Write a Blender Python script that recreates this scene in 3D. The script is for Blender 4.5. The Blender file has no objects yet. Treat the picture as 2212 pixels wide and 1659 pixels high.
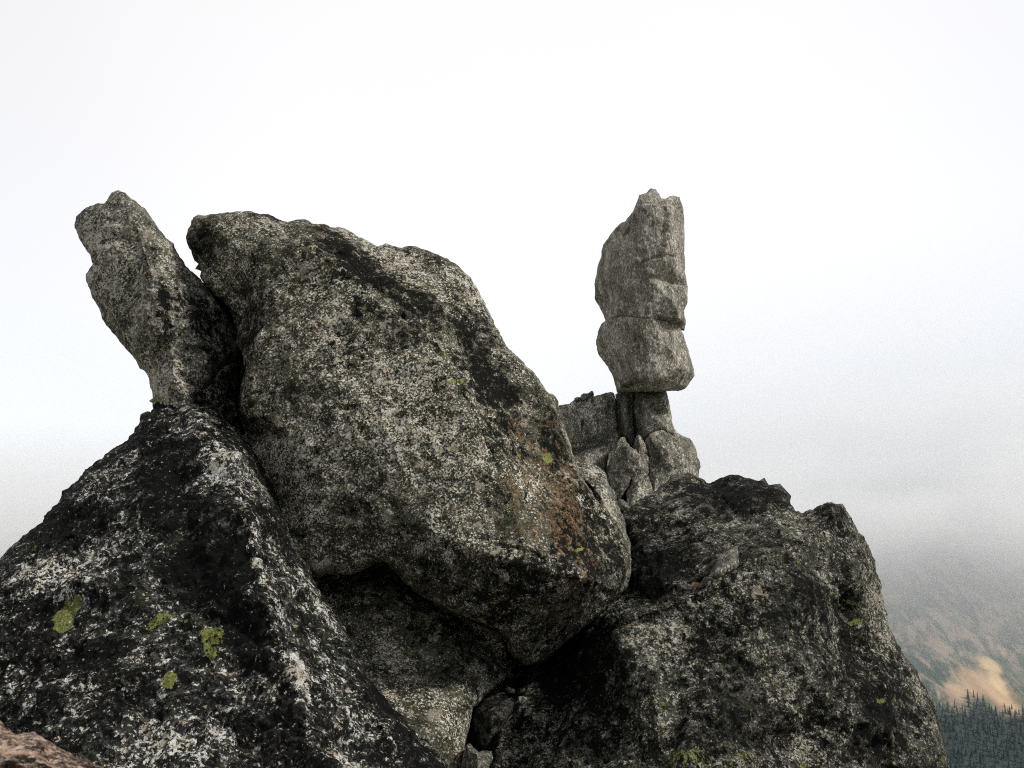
import bpy, math, random
import numpy as np
from mathutils import Vector, Matrix, noise
from mathutils.geometry import delaunay_2d_cdt

random.seed(7)
rng = np.random.default_rng(7)
SC = bpy.context.scene
COL = SC.collection
R = math.radians

# ------------------------------------------------------------------ camera
W_, H_ = 2212.0, 1659.0          # tracing units
LENS, SENS = 35.0, 36.0
F = LENS / SENS * W_
PITCH = R(10.0)
CAM = np.array([0.0, 0.0, 1.6])
cam_d = bpy.data.cameras.new('camera'); cam_d.lens = LENS; cam_d.sensor_width = SENS
cam_d.clip_start = 0.05; cam_d.clip_end = 30000
cam_d.dof.use_dof = True; cam_d.dof.focus_distance = 7.5; cam_d.dof.aperture_fstop = 8.0
cam = bpy.data.objects.new('camera', cam_d); COL.objects.link(cam)
cam.location = CAM; cam.rotation_euler = (math.pi / 2 + PITCH, 0, 0)
SC.camera = cam
FWD = np.array([0, math.cos(PITCH), math.sin(PITCH)])
UP = np.array([0, -math.sin(PITCH), math.cos(PITCH)])
RT = np.array([1.0, 0, 0])

def world_pts(uv, d):
    """surveyed direction (u, v) and forward distance d -> point in the world"""
    a = (uv[:, 0] - W_ / 2) / F; b = -(uv[:, 1] - H_ / 2) / F
    return CAM + d[:, None] * (FWD + a[:, None] * RT + b[:, None] * UP)

# ------------------------------------------------------------------ node helpers
class NT:
    def __init__(s, nt): s.t = nt; s.t.nodes.clear()
    def n(s, typ, **kw):
        x = s.t.nodes.new(typ)
        for k, v in kw.items():
            if k == 'ins':
                for kk, vv in v.items():
                    if isinstance(vv, bpy.types.NodeSocket): s.t.links.new(vv, x.inputs[kk])
                    else: x.inputs[kk].default_value = vv
            else: setattr(x, k, v)
        return x
    def l(s, a, b): s.t.links.new(a, b)
    def math(s, op, a, b=0.0, c=0.0, clamp=False):
        x = s.t.nodes.new('ShaderNodeMath'); x.operation = op; x.use_clamp = clamp
        for i, v in enumerate((a, b, c)):
            if isinstance(v, bpy.types.NodeSocket): s.t.links.new(v, x.inputs[i])
            else: x.inputs[i].default_value = v
        return x.outputs[0]
    def noise(s, vec, scale, detail=4, rough=.6, dist=0.0, lac=2.0):
        x = s.n('ShaderNodeTexNoise', ins={'Vector': vec, 'Scale': scale, 'Detail': detail, 'Roughness': rough, 'Distortion': dist, 'Lacunarity': lac})
        return x.outputs[0]
    def step(s, v, a, b, lo=0.0, hi=1.0):
        x = s.n('ShaderNodeMapRange', interpolation_type='SMOOTHSTEP', ins={'Value': v, 'From Min': a, 'From Max': b, 'To Min': lo, 'To Max': hi})
        return x.outputs[0]
    def mix(s, f, a, b):
        x = s.t.nodes.new('ShaderNodeMix'); x.data_type = 'RGBA'; x.clamp_factor = True
        for i, v in ((0, f), (6, a), (7, b)):
            if isinstance(v, bpy.types.NodeSocket): s.t.links.new(v, x.inputs[i])
            else: x.inputs[i].default_value = v if not isinstance(v, tuple) else (*v, 1.0)
        return x.outputs[2]
    def attr(s, name):
        return s.n('ShaderNodeAttribute', attribute_name=name).outputs['Fac']

def rock_material(name, scale=1.0, dark=(.022, .023, .016), mid=(.13, .126, .096), pale=(.64, .62, .54), tan=(.30, .26, .205),
                  black=(.005, .005, .0045), speck=.5, pale_amt=.5, black_amt=.5, tan_amt=.35, bump=1.0, streak=None, soft=1.0, olive=(.055, .058, .03), olive_amt=.3, seed=0.0):
    m = bpy.data.materials.new(name); m.use_nodes = True
    t = NT(m.node_tree)
    co0 = t.n('ShaderNodeTexCoord').outputs['Object']
    mp = t.n('ShaderNodeMapping', ins={'Vector': co0, 'Location': (seed, seed * .7, -seed), 'Scale': (1, 1, 1) if not streak else streak})
    co = mp.outputs[0]
    wn = t.n('ShaderNodeTexNoise', ins={'Vector': co, 'Scale': 5.0, 'Detail': 2.0})
    wv = t.n('ShaderNodeVectorMath', operation='MULTIPLY_ADD', ins={0: wn.outputs['Color'], 1: (.05, .05, .05), 2: co}).outputs[0]
    S = scale
    big = t.noise(wv, 1.6 * S, 3, .55)
    med = t.noise(wv, 7 * S, 6, .68)
    fin = t.noise(wv, 30 * S, 6, .74)
    grn = t.noise(co, 130 * S, 3, .7)
    spk = t.noise(wv, 58 * S, 4, .68)
    spk2 = t.noise(co, 70 * S, 4, .62)
    jn = t.n('ShaderNodeTexNoise', ins={'Vector': co, 'Scale': 60.0 * S, 'Detail': 3.0})
    jv = t.n('ShaderNodeVectorMath', operation='MULTIPLY_ADD', ins={0: jn.outputs['Color'], 1: (.022 / S, .022 / S, .022 / S), 2: co}).outputs[0]
    def grain(sc):
        g_ = t.n('ShaderNodeTexVoronoi', feature='F1', ins={'Vector': jv, 'Scale': sc * S, 'Randomness': 1.0})
        return t.n('ShaderNodeSeparateColor', ins={0: g_.outputs['Color']}).outputs[0]
    gr1 = grain(75.0); gr2 = grain(130.0)
    gsum = t.math('ADD', t.math('MULTIPLY', t.math('SUBTRACT', gr1, .5), .26), t.math('MULTIPLY', t.math('SUBTRACT', gr2, .5), .16))
    pal = t.attr('pale'); drk = t.math('MULTIPLY', t.attr('dark'), t.step(t.noise(co, 9 * S, 5, .7), .36, .60, .35, 1.35)); rus = t.attr('rust'); mos = t.attr('moss'); tna = t.attr('tan')
    # stone body
    c = t.mix(t.step(t.math('ADD', t.math('MULTIPLY', med, .4), t.math('MULTIPLY', spk2, .6)), .44, .58), dark, mid)
    # olive green film
    ol = t.noise(co, 11 * S, 4, .6)
    c = t.mix(t.math('MULTIPLY', t.step(ol, .50, .60), olive_amt), c, olive)
    # tan-grey crust patches
    vo = t.n('ShaderNodeTexVoronoi', feature='SMOOTH_F1', ins={'Vector': wv, 'Scale': 8.5 * S, 'Smoothness': .15, 'Randomness': 1.0})
    vr = t.math('ADD', vo.outputs['Distance'], t.math('MULTIPLY', t.math('SUBTRACT', t.noise(co, 14 * S, 6, .75), .5), 2.4))
    vsel = t.n('ShaderNodeSeparateColor', ins={0: vo.outputs['Color']}).outputs[0]
    tp = t.math('MULTIPLY', t.step(vr, .30, .20), t.step(vsel, 1 - tan_amt, 1 - tan_amt + .1))
    tp = t.math('MAXIMUM', tp, t.step(t.math('ADD', tna, t.math('MULTIPLY', t.math('SUBTRACT', fin, .5), .9)), .42, .55))
    tcol = t.mix(t.step(grn, .35, .65), tuple(x * .6 for x in tan), tuple(min(1, x * 1.35) for x in tan))
    c = t.mix(t.math('MULTIPLY', tp, .8), c, tcol)
    # white-grey crustose lichen, speckled
    pv = t.math('ADD', fin, t.math('MULTIPLY', t.math('SUBTRACT', big, .5), .30))
    pv = t.math('ADD', pv, t.math('MULTIPLY', t.math('SUBTRACT', med, .5), .45))
    pv = t.math('ADD', t.math('ADD', pv, t.math('MULTIPLY', pal, .17)), t.math('MULTIPLY', gsum, .5))
    pf = t.step(pv, .60 - .12 * (pale_amt - .5) * 2, .60 - .12 * (pale_amt - .5) * 2 + .075 * soft)
    pf = t.math('MULTIPLY', pf, t.step(spk2, .44, .50))
    sv = t.math('ADD', t.math('MULTIPLY_ADD', t.math('SUBTRACT', spk, .5), .6, .515), t.math('MULTIPLY', t.math('SUBTRACT', med, .5), .55))
    sv = t.math('ADD', sv, gsum)
    sv = t.math('ADD', sv, t.math('ADD', t.math('MULTIPLY', t.math('SUBTRACT', big, .5), .42), t.math('SUBTRACT', t.math('MULTIPLY', pal, .15), t.math('MULTIPLY', drk, .14))))
    sf_ = t.step(sv, .545 - .16 * (speck - .5), .545 - .16 * (speck - .5) + .025 * soft)
    pf = t.math('MAXIMUM', pf, t.math('MULTIPLY', sf_, .95))
    pc = t.mix(t.step(t.noise(co, 22 * S, 4, .65), .38, .60), tuple(x * q for x, q in zip(pale, (.62, .56, .48))), pale)
    c = t.mix(pf, c, pc)
    # black crust
    bn = t.noise(wv, 17 * S, 7, .72)
    bv = t.math('ADD', bn, t.math('MULTIPLY', t.math('SUBTRACT', t.noise(co, 2.6 * S, 3, .5), .5), .45))
    bv = t.math('ADD', bv, t.math('MULTIPLY', drk, .30))
    bv = t.math('ADD', t.math('SUBTRACT', bv, t.math('MULTIPLY', pal, .10)), t.math('MULTIPLY', gsum, .25))
    b0 = .62 - .16 * (black_amt - .5) * 2
    bf = t.step(bv, b0, b0 + .03 * soft)
    bf = t.math('MULTIPLY', bf, t.math('SUBTRACT', 1.0, t.math('MULTIPLY', t.step(spk, .60, .66), .8)))
    c = t.mix(t.math('MULTIPLY', bf, .96), c, black)
    # rust
    rn = t.noise(wv, 13 * S, 6, .68)
    rf = t.math('MULTIPLY', t.step(t.math('ADD', t.math('MULTIPLY', rus, .38), rn), .72, .80), t.step(spk, .43, .53))
    rc = t.mix(t.step(t.noise(co, 28 * S, 4, .6), .4, .62), (.11, .062, .030), (.29, .195, .105))
    c = t.mix(t.math('MULTIPLY', rf, .85), c, rc)
    # map lichen, yellow-green
    mn = t.noise(wv, 24 * S, 5, .7)
    mf = t.step(t.math('ADD', mos, t.math('MULTIPLY', t.math('SUBTRACT', mn, .5), 1.5)), .45, .53)
    spots = t.n('ShaderNodeTexVoronoi', feature='F1', ins={'Vector': wv, 'Scale': 4.2 * S, 'Randomness': 1.0})
    ss = t.n('ShaderNodeSeparateColor', ins={0: spots.outputs['Color']}).outputs[1]
    sp = t.math('MULTIPLY', t.step(t.math('ADD', spots.outputs['Distance'], t.math('MULTIPLY', t.math('SUBTRACT', mn, .5), .8)), .13, .09), t.step(ss, .90, .93))
    mf = t.math('MAXIMUM', mf, t.math('MULTIPLY', sp, .7))
    mc = t.mix(t.step(grn, .3, .7), (.10, .115, .03), (.30, .32, .10))
    c = t.mix(t.math('MULTIPLY', mf, t.step(spk2, .38, .46)), c, mc)
    # relief
    h = t.math('ADD', t.math('MULTIPLY', med, .9), t.math('MULTIPLY', fin, .5))
    h = t.math('ADD', h, t.math('MULTIPLY', spk, .28))
    h = t.math('ADD', h, t.math('MULTIPLY', grn, .12))
    h = t.math('ADD', h, t.math('MULTIPLY', pf, .10))
    h = t.math('SUBTRACT', h, t.math('MULTIPLY', bf, .05))
    bp = t.n('ShaderNodeBump', ins={'Strength': 1.0, 'Distance': .05 * bump / S, 'Height': h})
    bs = t.n('ShaderNodeBsdfPrincipled', ins={'Base Color': c, 'Roughness': .88, 'Normal': bp.outputs[0], 'Specular IOR Level': .06})
    out = t.n('ShaderNodeOutputMaterial'); t.l(bs.outputs[0], out.inputs[0])
    return m

# ------------------------------------------------------------------ rock builder
def tag(o, label=None, cat=None, group=None, kind=None):
    if label: o['label'] = label
    if cat: o['category'] = cat
    if group: o['group'] = group
    if kind: o['kind'] = kind
    return o

def seg_dist(P, A, B, chunk=4000):
    """distance of points P to segments A-B, and index"""
    D = np.empty(len(P)); I = np.empty(len(P), int)
    AB = B - A; L2 = (AB ** 2).sum(1) + 1e-9
    for i in range(0, len(P), chunk):
        p = P[i:i + chunk, None, :]
        t = np.clip(((p - A) * AB).sum(2) / L2, 0, 1)
        q = A + t[..., None] * AB
        d = ((p - q) ** 2).sum(2)
        k = d.argmin(1); I[i:i + chunk] = k; D[i:i + chunk] = np.sqrt(d[np.arange(len(k)), k])
    return D, I

def inside(P, poly):
    x, y = P[:, 0], P[:, 1]; r = np.zeros(len(P), bool)
    n = len(poly)
    for i in range(n):
        x1, y1 = poly[i]; x2, y2 = poly[(i + 1) % n]
        if y1 == y2: continue
        c = ((y1 > y) != (y2 > y)) & (x < (x2 - x1) * (y - y1) / (y2 - y1) + x1)
        r ^= c
    return r

def densify(poly, s, jit, r):
    out = []
    n = len(poly)
    for i in range(n):
        a = np.array(poly[i], float); b = np.array(poly[(i + 1) % n], float)
        k = max(1, int(round(np.linalg.norm(b - a) / s)))
        nrm = np.array([-(b - a)[1], (b - a)[0]]); nrm /= np.linalg.norm(nrm) + 1e-9
        for j in range(k):
            p = a + (b - a) * j / k
            q = p / 26.0
            w = noise.fractal(Vector((q[0], q[1], r)), .7, 2.1, 5) * jit
            out.append(p + nrm * w)
    return np.array(out)

def interp_depth(ctrl, creases, pts):
    C = np.array(ctrl, float)
    cen = C[:, :2].mean(0); rad = np.abs(C[:, :2] - cen).max() * 2.6 + 600
    hull = []
    for k in range(16):
        p = cen + rad * np.array([math.cos(k * math.pi / 8), math.sin(k * math.pi / 8)])
        d2 = ((C[:, :2] - p) ** 2).sum(1); w = np.argsort(d2)[:3]
        hull.append((*p, C[w, 2].mean()))
    A = np.vstack([C, np.array(hull)])
    v, e, f, ov, oe, of = delaunay_2d_cdt([Vector(p[:2]) for p in A], creases or [], [], 0, 1e-5)
    dv = np.array([A[o[0], 2] if o else 0 for o in ov]); vv = np.array([tuple(p) for p in v])
    for i, o in enumerate(ov):
        if not o:
            d2 = ((C[:, :2] - vv[i]) ** 2).sum(1); w = np.argsort(d2)[:2]; dv[i] = C[w, 2].mean()
    res = np.full(len(pts), dv.mean())
    for tri in f:
        a, b, c = vv[list(tri)]
        m = np.array([[b[0] - a[0], c[0] - a[0]], [b[1] - a[1], c[1] - a[1]]]); det = np.linalg.det(m)
        if abs(det) < 1e-9: continue
        lo = np.minimum(np.minimum(a, b), c); hi = np.maximum(np.maximum(a, b), c)
        sel = np.where((pts[:, 0] >= lo[0]) & (pts[:, 0] <= hi[0]) & (pts[:, 1] >= lo[1]) & (pts[:, 1] <= hi[1]))[0]
        if not len(sel): continue
        st = np.linalg.solve(m, (pts[sel] - a).T)
        ok = (st[0] >= -1e-6) & (st[1] >= -1e-6) & (st.sum(0) <= 1 + 1e-6)
        s, t = st[0][ok], st[1][ok]
        res[sel[ok]] = dv[tri[0]] * (1 - s - t) + dv[tri[1]] * s + dv[tri[2]] * t
    return res

def smooth(vals, T, n, fixed=None):
    E = np.vstack([T[:, [0, 1]], T[:, [1, 2]], T[:, [2, 0]]])
    E = np.unique(np.sort(E, 1), axis=0)
    cnt = np.bincount(E.ravel(), minlength=len(vals)).astype(float); cnt[cnt == 0] = 1
    for _ in range(n):
        s = np.bincount(E[:, 0], vals[E[:, 1]], len(vals)) + np.bincount(E[:, 1], vals[E[:, 0]], len(vals))
        vals = .5 * vals + .5 * s / cnt
    return vals

def facet(p, sc, seed):
    d, pts = noise.voronoi(Vector((p[0] * sc + seed, p[1] * sc, p[2] * sc)))
    h = 0.0; wsum = 0.0
    for k in range(3):
        c = pts[k]
        g = noise.cell_vector(c * 3.1 + Vector((seed, 7.7, 1.3)))
        w = math.exp(-40 * (d[k] - d[0]))
        q = Vector((p[0] * sc + seed, p[1] * sc, p[2] * sc)) - c
        h += w * (g.dot(q) - .5 * (q.x + q.y + q.z) + (g.x - .5) * .5); wsum += w
    return h / wsum

def rock(name, label, cat, outline, ctrl, mat, creases=None, s=4.0, jit=2.0, rnd_u=14, rnd_m=.08, thick=.8, sm=5,
         grooves=(), masks=(), flat=(), amp=(.035, .014, .005), fac=(1.6, .05), group=None, seed=1.0, parent=None):
    ring = densify(outline, s, jit, seed)
    n = len(ring)
    B = np.roll(ring, -1, 0)
    def grid(sp):
        lo = ring.min(0); hi = ring.max(0)
        xs = np.arange(lo[0], hi[0], sp); ys = np.arange(lo[1], hi[1], sp * .866)
        X, Y = np.meshgrid(xs, ys); X[1::2] += sp / 2
        P = np.column_stack([X.ravel(), Y.ravel()])
        out = (P[:, 0] < -60) | (P[:, 0] > 2270) | (P[:, 1] > 1720)
        keep = ~out | (rng.random(len(P)) < .06)
        P = P[keep]
        P += rng.uniform(-.22, .22, P.shape) * sp
        P = P[inside(P, ring)]
        D, _ = seg_dist(P, ring, B)
        k = D > .55 * min(sp, s * 1.4)
        return P[k], D[k]
    def tri(P):
        allp = np.vstack([ring, P])
        v, e, f, ov, oe, of = delaunay_2d_cdt([Vector(p) for p in allp], [], [list(range(n))], 1, 1e-6)
        vv = np.array([tuple(p) for p in v])
        T = np.array([t for t in f if len(t) == 3])
        # map onto our own indices
        mp = np.array([(o[0] if o else -1) for o in ov])
        T = mp[T]; T = T[(T >= 0).all(1)]
        return allp, T
    P, D = grid(s)
    allp, T = tri(P)
    dist = np.concatenate([np.zeros(n), D])
    dep = interp_depth(ctrl, creases, allp)
    dep = smooth(dep, T, sm)
    for g in grooves:
        line, wid, dp = g
        L = np.array(line, float)
        dd, si = seg_dist(allp, L[:-1], L[1:])
        ab_ = L[1:] - L[:-1]; ln = np.linalg.norm(ab_, axis=1); cum = np.concatenate([[0], np.cumsum(ln)])
        tpar = np.clip(((allp - L[si]) * ab_[si]).sum(1) / ln[si] ** 2, 0, 1)
        arc = (cum[si] + tpar * ln[si]) / cum[-1]
        taper = np.clip(4 * arc * (1 - arc), 0, 1) ** .6
        nz = np.array([noise.noise(Vector((p[0] / 18, p[1] / 18, seed))) for p in allp])
        dep += dp * taper * (.75 + .6 * nz) * np.exp(-(np.maximum(0, dd + nz * wid * .7) / (wid * (.35 + .65 * taper))) ** 2)
    tt = np.clip(1 - dist / rnd_u, 0, 1)
    for line in flat:
        L = np.array(line, float); dd, _ = seg_dist(allp, L[:-1], L[1:])
        tt = tt * np.clip((dd - 4) / 12, .32, 1)
    dep += rnd_m * (1 - np.sqrt(np.clip(1 - tt ** 2, 0, 1)))
    # small-scale mask values
    vals = {k: np.zeros(len(allp)) for k in ('pale', 'dark', 'rust', 'moss', 'tan')}
    for (k, u, v, ru, rv, ang, st) in masks:
        ca, sa = math.cos(R(ang)), math.sin(R(ang))
        dx = allp[:, 0] - u; dy = allp[:, 1] - v
        x = (dx * ca + dy * sa) / ru; y = (-dx * sa + dy * ca) / rv
        w = st * np.exp(-(x * x + y * y) ** 1.3)
        vals[k] = np.where(np.abs(w) > np.abs(vals[k]), w, vals[k])
    V = world_pts(allp, dep)
    # back shell
    P2, D2 = grid(s * 5)
    bp, T2 = tri(P2)
    d2 = interp_depth(ctrl, creases, bp)
    rdist = np.concatenate([np.zeros(n), D2])
    mx = max(rdist.max(), 1)
    d2 = smooth(d2, T2, 8) + rnd_m
    prof = np.sqrt(np.clip(1 - (1 - np.clip(rdist / (mx * .75), 0, 1)) ** 2, 0, 1))
    d2 = d2 + thick * prof
    V2 = world_pts(bp, d2)[n:]
    nf = len(V)
    Vall = np.vstack([V, V2])
    Tb = T2.copy(); Tb = np.where(Tb >= n, Tb - n + nf, Tb)
    def ccw(T, pts):
        a, b, c = pts[T[:, 0]], pts[T[:, 1]], pts[T[:, 2]]
        return ((b - a)[:, 0] * (c - a)[:, 1] - (b - a)[:, 1] * (c - a)[:, 0]) > 0
    pts_all = np.vstack([allp, bp[n:]])
    m1 = ccw(T, pts_all); T[m1] = T[m1][:, ::-1]
    m2 = ~ccw(Tb, pts_all); Tb[m2] = Tb[m2][:, ::-1]
    FA = np.vstack([T, Tb])
    # normals
    fn = np.cross(Vall[FA[:, 1]] - Vall[FA[:, 0]], Vall[FA[:, 2]] - Vall[FA[:, 0]])
    N = np.zeros_like(Vall)
    for k in range(3): np.add.at(N, FA[:, k], fn)
    N /= np.linalg.norm(N, axis=1)[:, None] + 1e-12
    disp = np.zeros(len(Vall)); a1, a2, a3 = amp; fs, fa = fac
    edge = np.concatenate([np.clip(dist / (rnd_u * 1.2), 0, 1) ** .7, np.ones(len(V2))])
    big = np.zeros(len(Vall))
    for i, p in enumerate(Vall):
        q = Vector(p)
        hb = a1 * noise.fractal(q * 2.3 + Vector((seed, 0, 0)), .9, 2.0, 2)
        h = a2 * noise.fractal(q * 9 + Vector((0, seed, 0)), .75, 2.1, 4)
        if a3: h += a3 * noise.noise(q * 34)
        if fa:
            hb += fa * facet(p, fs, seed)
            h += fa * .22 * facet(p, fs * 4.2, seed + 3)
        big[i] = hb; disp[i] = h
    big -= big.mean(); disp = big * edge + disp * np.maximum(edge, .45)
    Vall = Vall + N * disp[:, None]
    cx, cy, cz = Vall[:, 0].mean(), Vall[:, 1].mean(), Vall[:, 2].min()
    org = np.array([cx, cy, cz])
    me = bpy.data.meshes.new(name)
    me.from_pydata((Vall - org).tolist(), [], FA.tolist())
    for k in vals:
        at = me.attributes.new(k, 'FLOAT', 'POINT')
        at.data.foreach_set('value', np.concatenate([vals[k], np.zeros(len(V2))]).astype(np.float32))
    me.polygons.foreach_set('use_smooth', np.ones(len(me.polygons), bool))
    me.materials.append(mat); me.update()
    o = bpy.data.objects.new(name, me); COL.objects.link(o); o.location = org
    if parent:
        o.parent = parent; o.location = org - np.array(parent.location)
    tag(o, label, cat, group)
    return o

# ------------------------------------------------------------------ materials
M_boulder = rock_material('speckled_granite', scale=1.25, pale_amt=.38, speck=.27, black_amt=.58, tan_amt=.34, mid=(.125, .118, .088), seed=3)
M_left = rock_material('black_lichened_granite', scale=.8, pale_amt=.42, speck=.28, black_amt=.90, tan_amt=.06, bump=1.7, pale=(.84, .83, .77), dark=(.014, .016, .014), mid=(.085, .088, .082), olive_amt=.35, seed=11)
M_right = rock_material('dark_lichened_granite', pale_amt=.27, speck=.25, black_amt=.72, tan_amt=.12, bump=1.5, pale=(.50, .49, .42), dark=(.018, .019, .015), mid=(.105, .104, .085), olive_amt=.25, seed=23)
M_slab = rock_material('grey_granite', pale_amt=.44, speck=.44, black_amt=.50, tan_amt=.3, mid=(.17, .165, .138), dark=(.04, .04, .033), pale=(.55, .53, .46), seed=31)
M_tower = rock_material('smooth_pale_granite', scale=.75, pale_amt=.42, speck=.5, black_amt=.40, tan_amt=.5, mid=(.33, .315, .26), dark=(.12, .113, .09), tan=(.50, .45, .37), pale=(.62, .60, .54), black=(.07, .066, .055), streak=(1.3, 1.3, .55), soft=2.2, bump=1.1, olive_amt=.1, seed=41)
M_base = rock_material('weathered_grey_granite', scale=.85, pale_amt=.45, speck=.5, black_amt=.38, tan_amt=.3, mid=(.21, .205, .172), dark=(.065, .065, .052), black=(.03, .03, .025), soft=1.5, bump=1.2, streak=(1.2, 1.2, .7), seed=53)
M_pink = rock_material('pinkish_granite', scale=1.4, pale_amt=.58, speck=.60, black_amt=.84, tan_amt=.3, mid=(.34, .25, .19), dark=(.04, .028, .022), pale=(.90, .70, .56), tan=(.55, .34, .25), olive_amt=.1, bump=2.6, seed=61)

# ------------------------------------------------------------------ the rocks
# leaning finger slab
rock('leaning_slab', 'tall grey finger of rock leaning to the left, tip against the sky beside the great boulder', 'rock',
     [(257,413),(271,417),(292,435),(313,452),(334,478),(358,513),(374,525),(386,551),(403,575),(434,603),(448,619),(480,650),(535,690),(540,780),(500,790),(476,804),(466,825),(438,846),(417,856),(425,905),(330,912),(330,874),(328,846),(320,811),(295,780),(271,752),(247,725),(223,690),(205,652),(186,610),(186,593),(202,572),(191,547),(174,520),(160,492),(164,468),(184,450),(209,439),(226,438),(230,429),(243,417)],
     [(160,480,7.3),(186,600,7.2),(247,725,7.08),(320,811,6.95),(328,910,6.9),(250,415,7.25),(290,470,7.08),(325,560,6.92),(352,640,6.84),(345,720,6.76),(372,800,6.72),(400,900,6.7),
      (313,452,7.25),(374,525,7.3),(436,603,7.3),(480,680,7.3),(505,760,7.35),(545,700,8.0),(540,790,7.8),(420,700,6.98),(450,780,6.95),(230,560,7.0),(270,650,6.92),(395,640,7.0),(365,740,6.9),(250,500,7.05)],
     M_slab, thick=.75, rnd_u=16, rnd_m=.10, fac=(2.2, .05), seed=1.3, s=3.5, jit=2.6,
     grooves=[([(313,470),(322,540),(350,640),(372,740)], 7, .04), ([(372,790),(395,815),(430,835)], 6, .04), ([(215,575),(240,600),(250,640)], 8, .035)],
     masks=[('pale',230,560,60,90,-20,.45),('tan',320,480,22,60,-30,.45),('tan',215,455,30,20,0,.5),('dark',345,620,14,120,-10,.6),('dark',425,700,55,110,-30,.38),('dark',470,720,40,90,0,.25),('moss',345,862,18,8,0,.7),('pale',330,800,40,60,0,.3)])

# wedge under the finger slab
rock('wedge_stone', 'dark wedge stone jammed under the finger rock, left of the great boulder', 'rock',
     [(404,862),(416,850),(436,842),(460,825),(474,800),(495,785),(545,770),(560,950),(540,960),(480,930),(420,905)],
     [(420,862,7.0),(480,815,7.0),(470,870,6.95),(500,900,7.05),(520,850,7.5),(545,780,7.8),(555,960,7.6),(410,900,6.95)],
     M_slab, thick=.8, rnd_u=9, rnd_m=.06, s=3.5, jit=1.5, fac=(2.4, .04), seed=4.2, masks=[('dark',480,880,80,80,0,.5)])
# rock closing the cleft behind
rock('cleft_stone', 'shadowed stone deep in the cleft between the finger rock and the great boulder', 'rock',
     [(441,612),(470,632),(520,680),(600,760),(620,1000),(560,1100),(440,1000),(430,860),(460,760)],
     [(448,630,8.2),(520,690,8.2),(600,800,8.2),(600,1050,8.0),(440,950,7.9),(500,800,8.1)],
     M_slab, thick=.7, rnd_u=9, rnd_m=.06, s=7, jit=1.5, seed=4.9, masks=[('dark',520,860,100,200,0,.8)])

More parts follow.
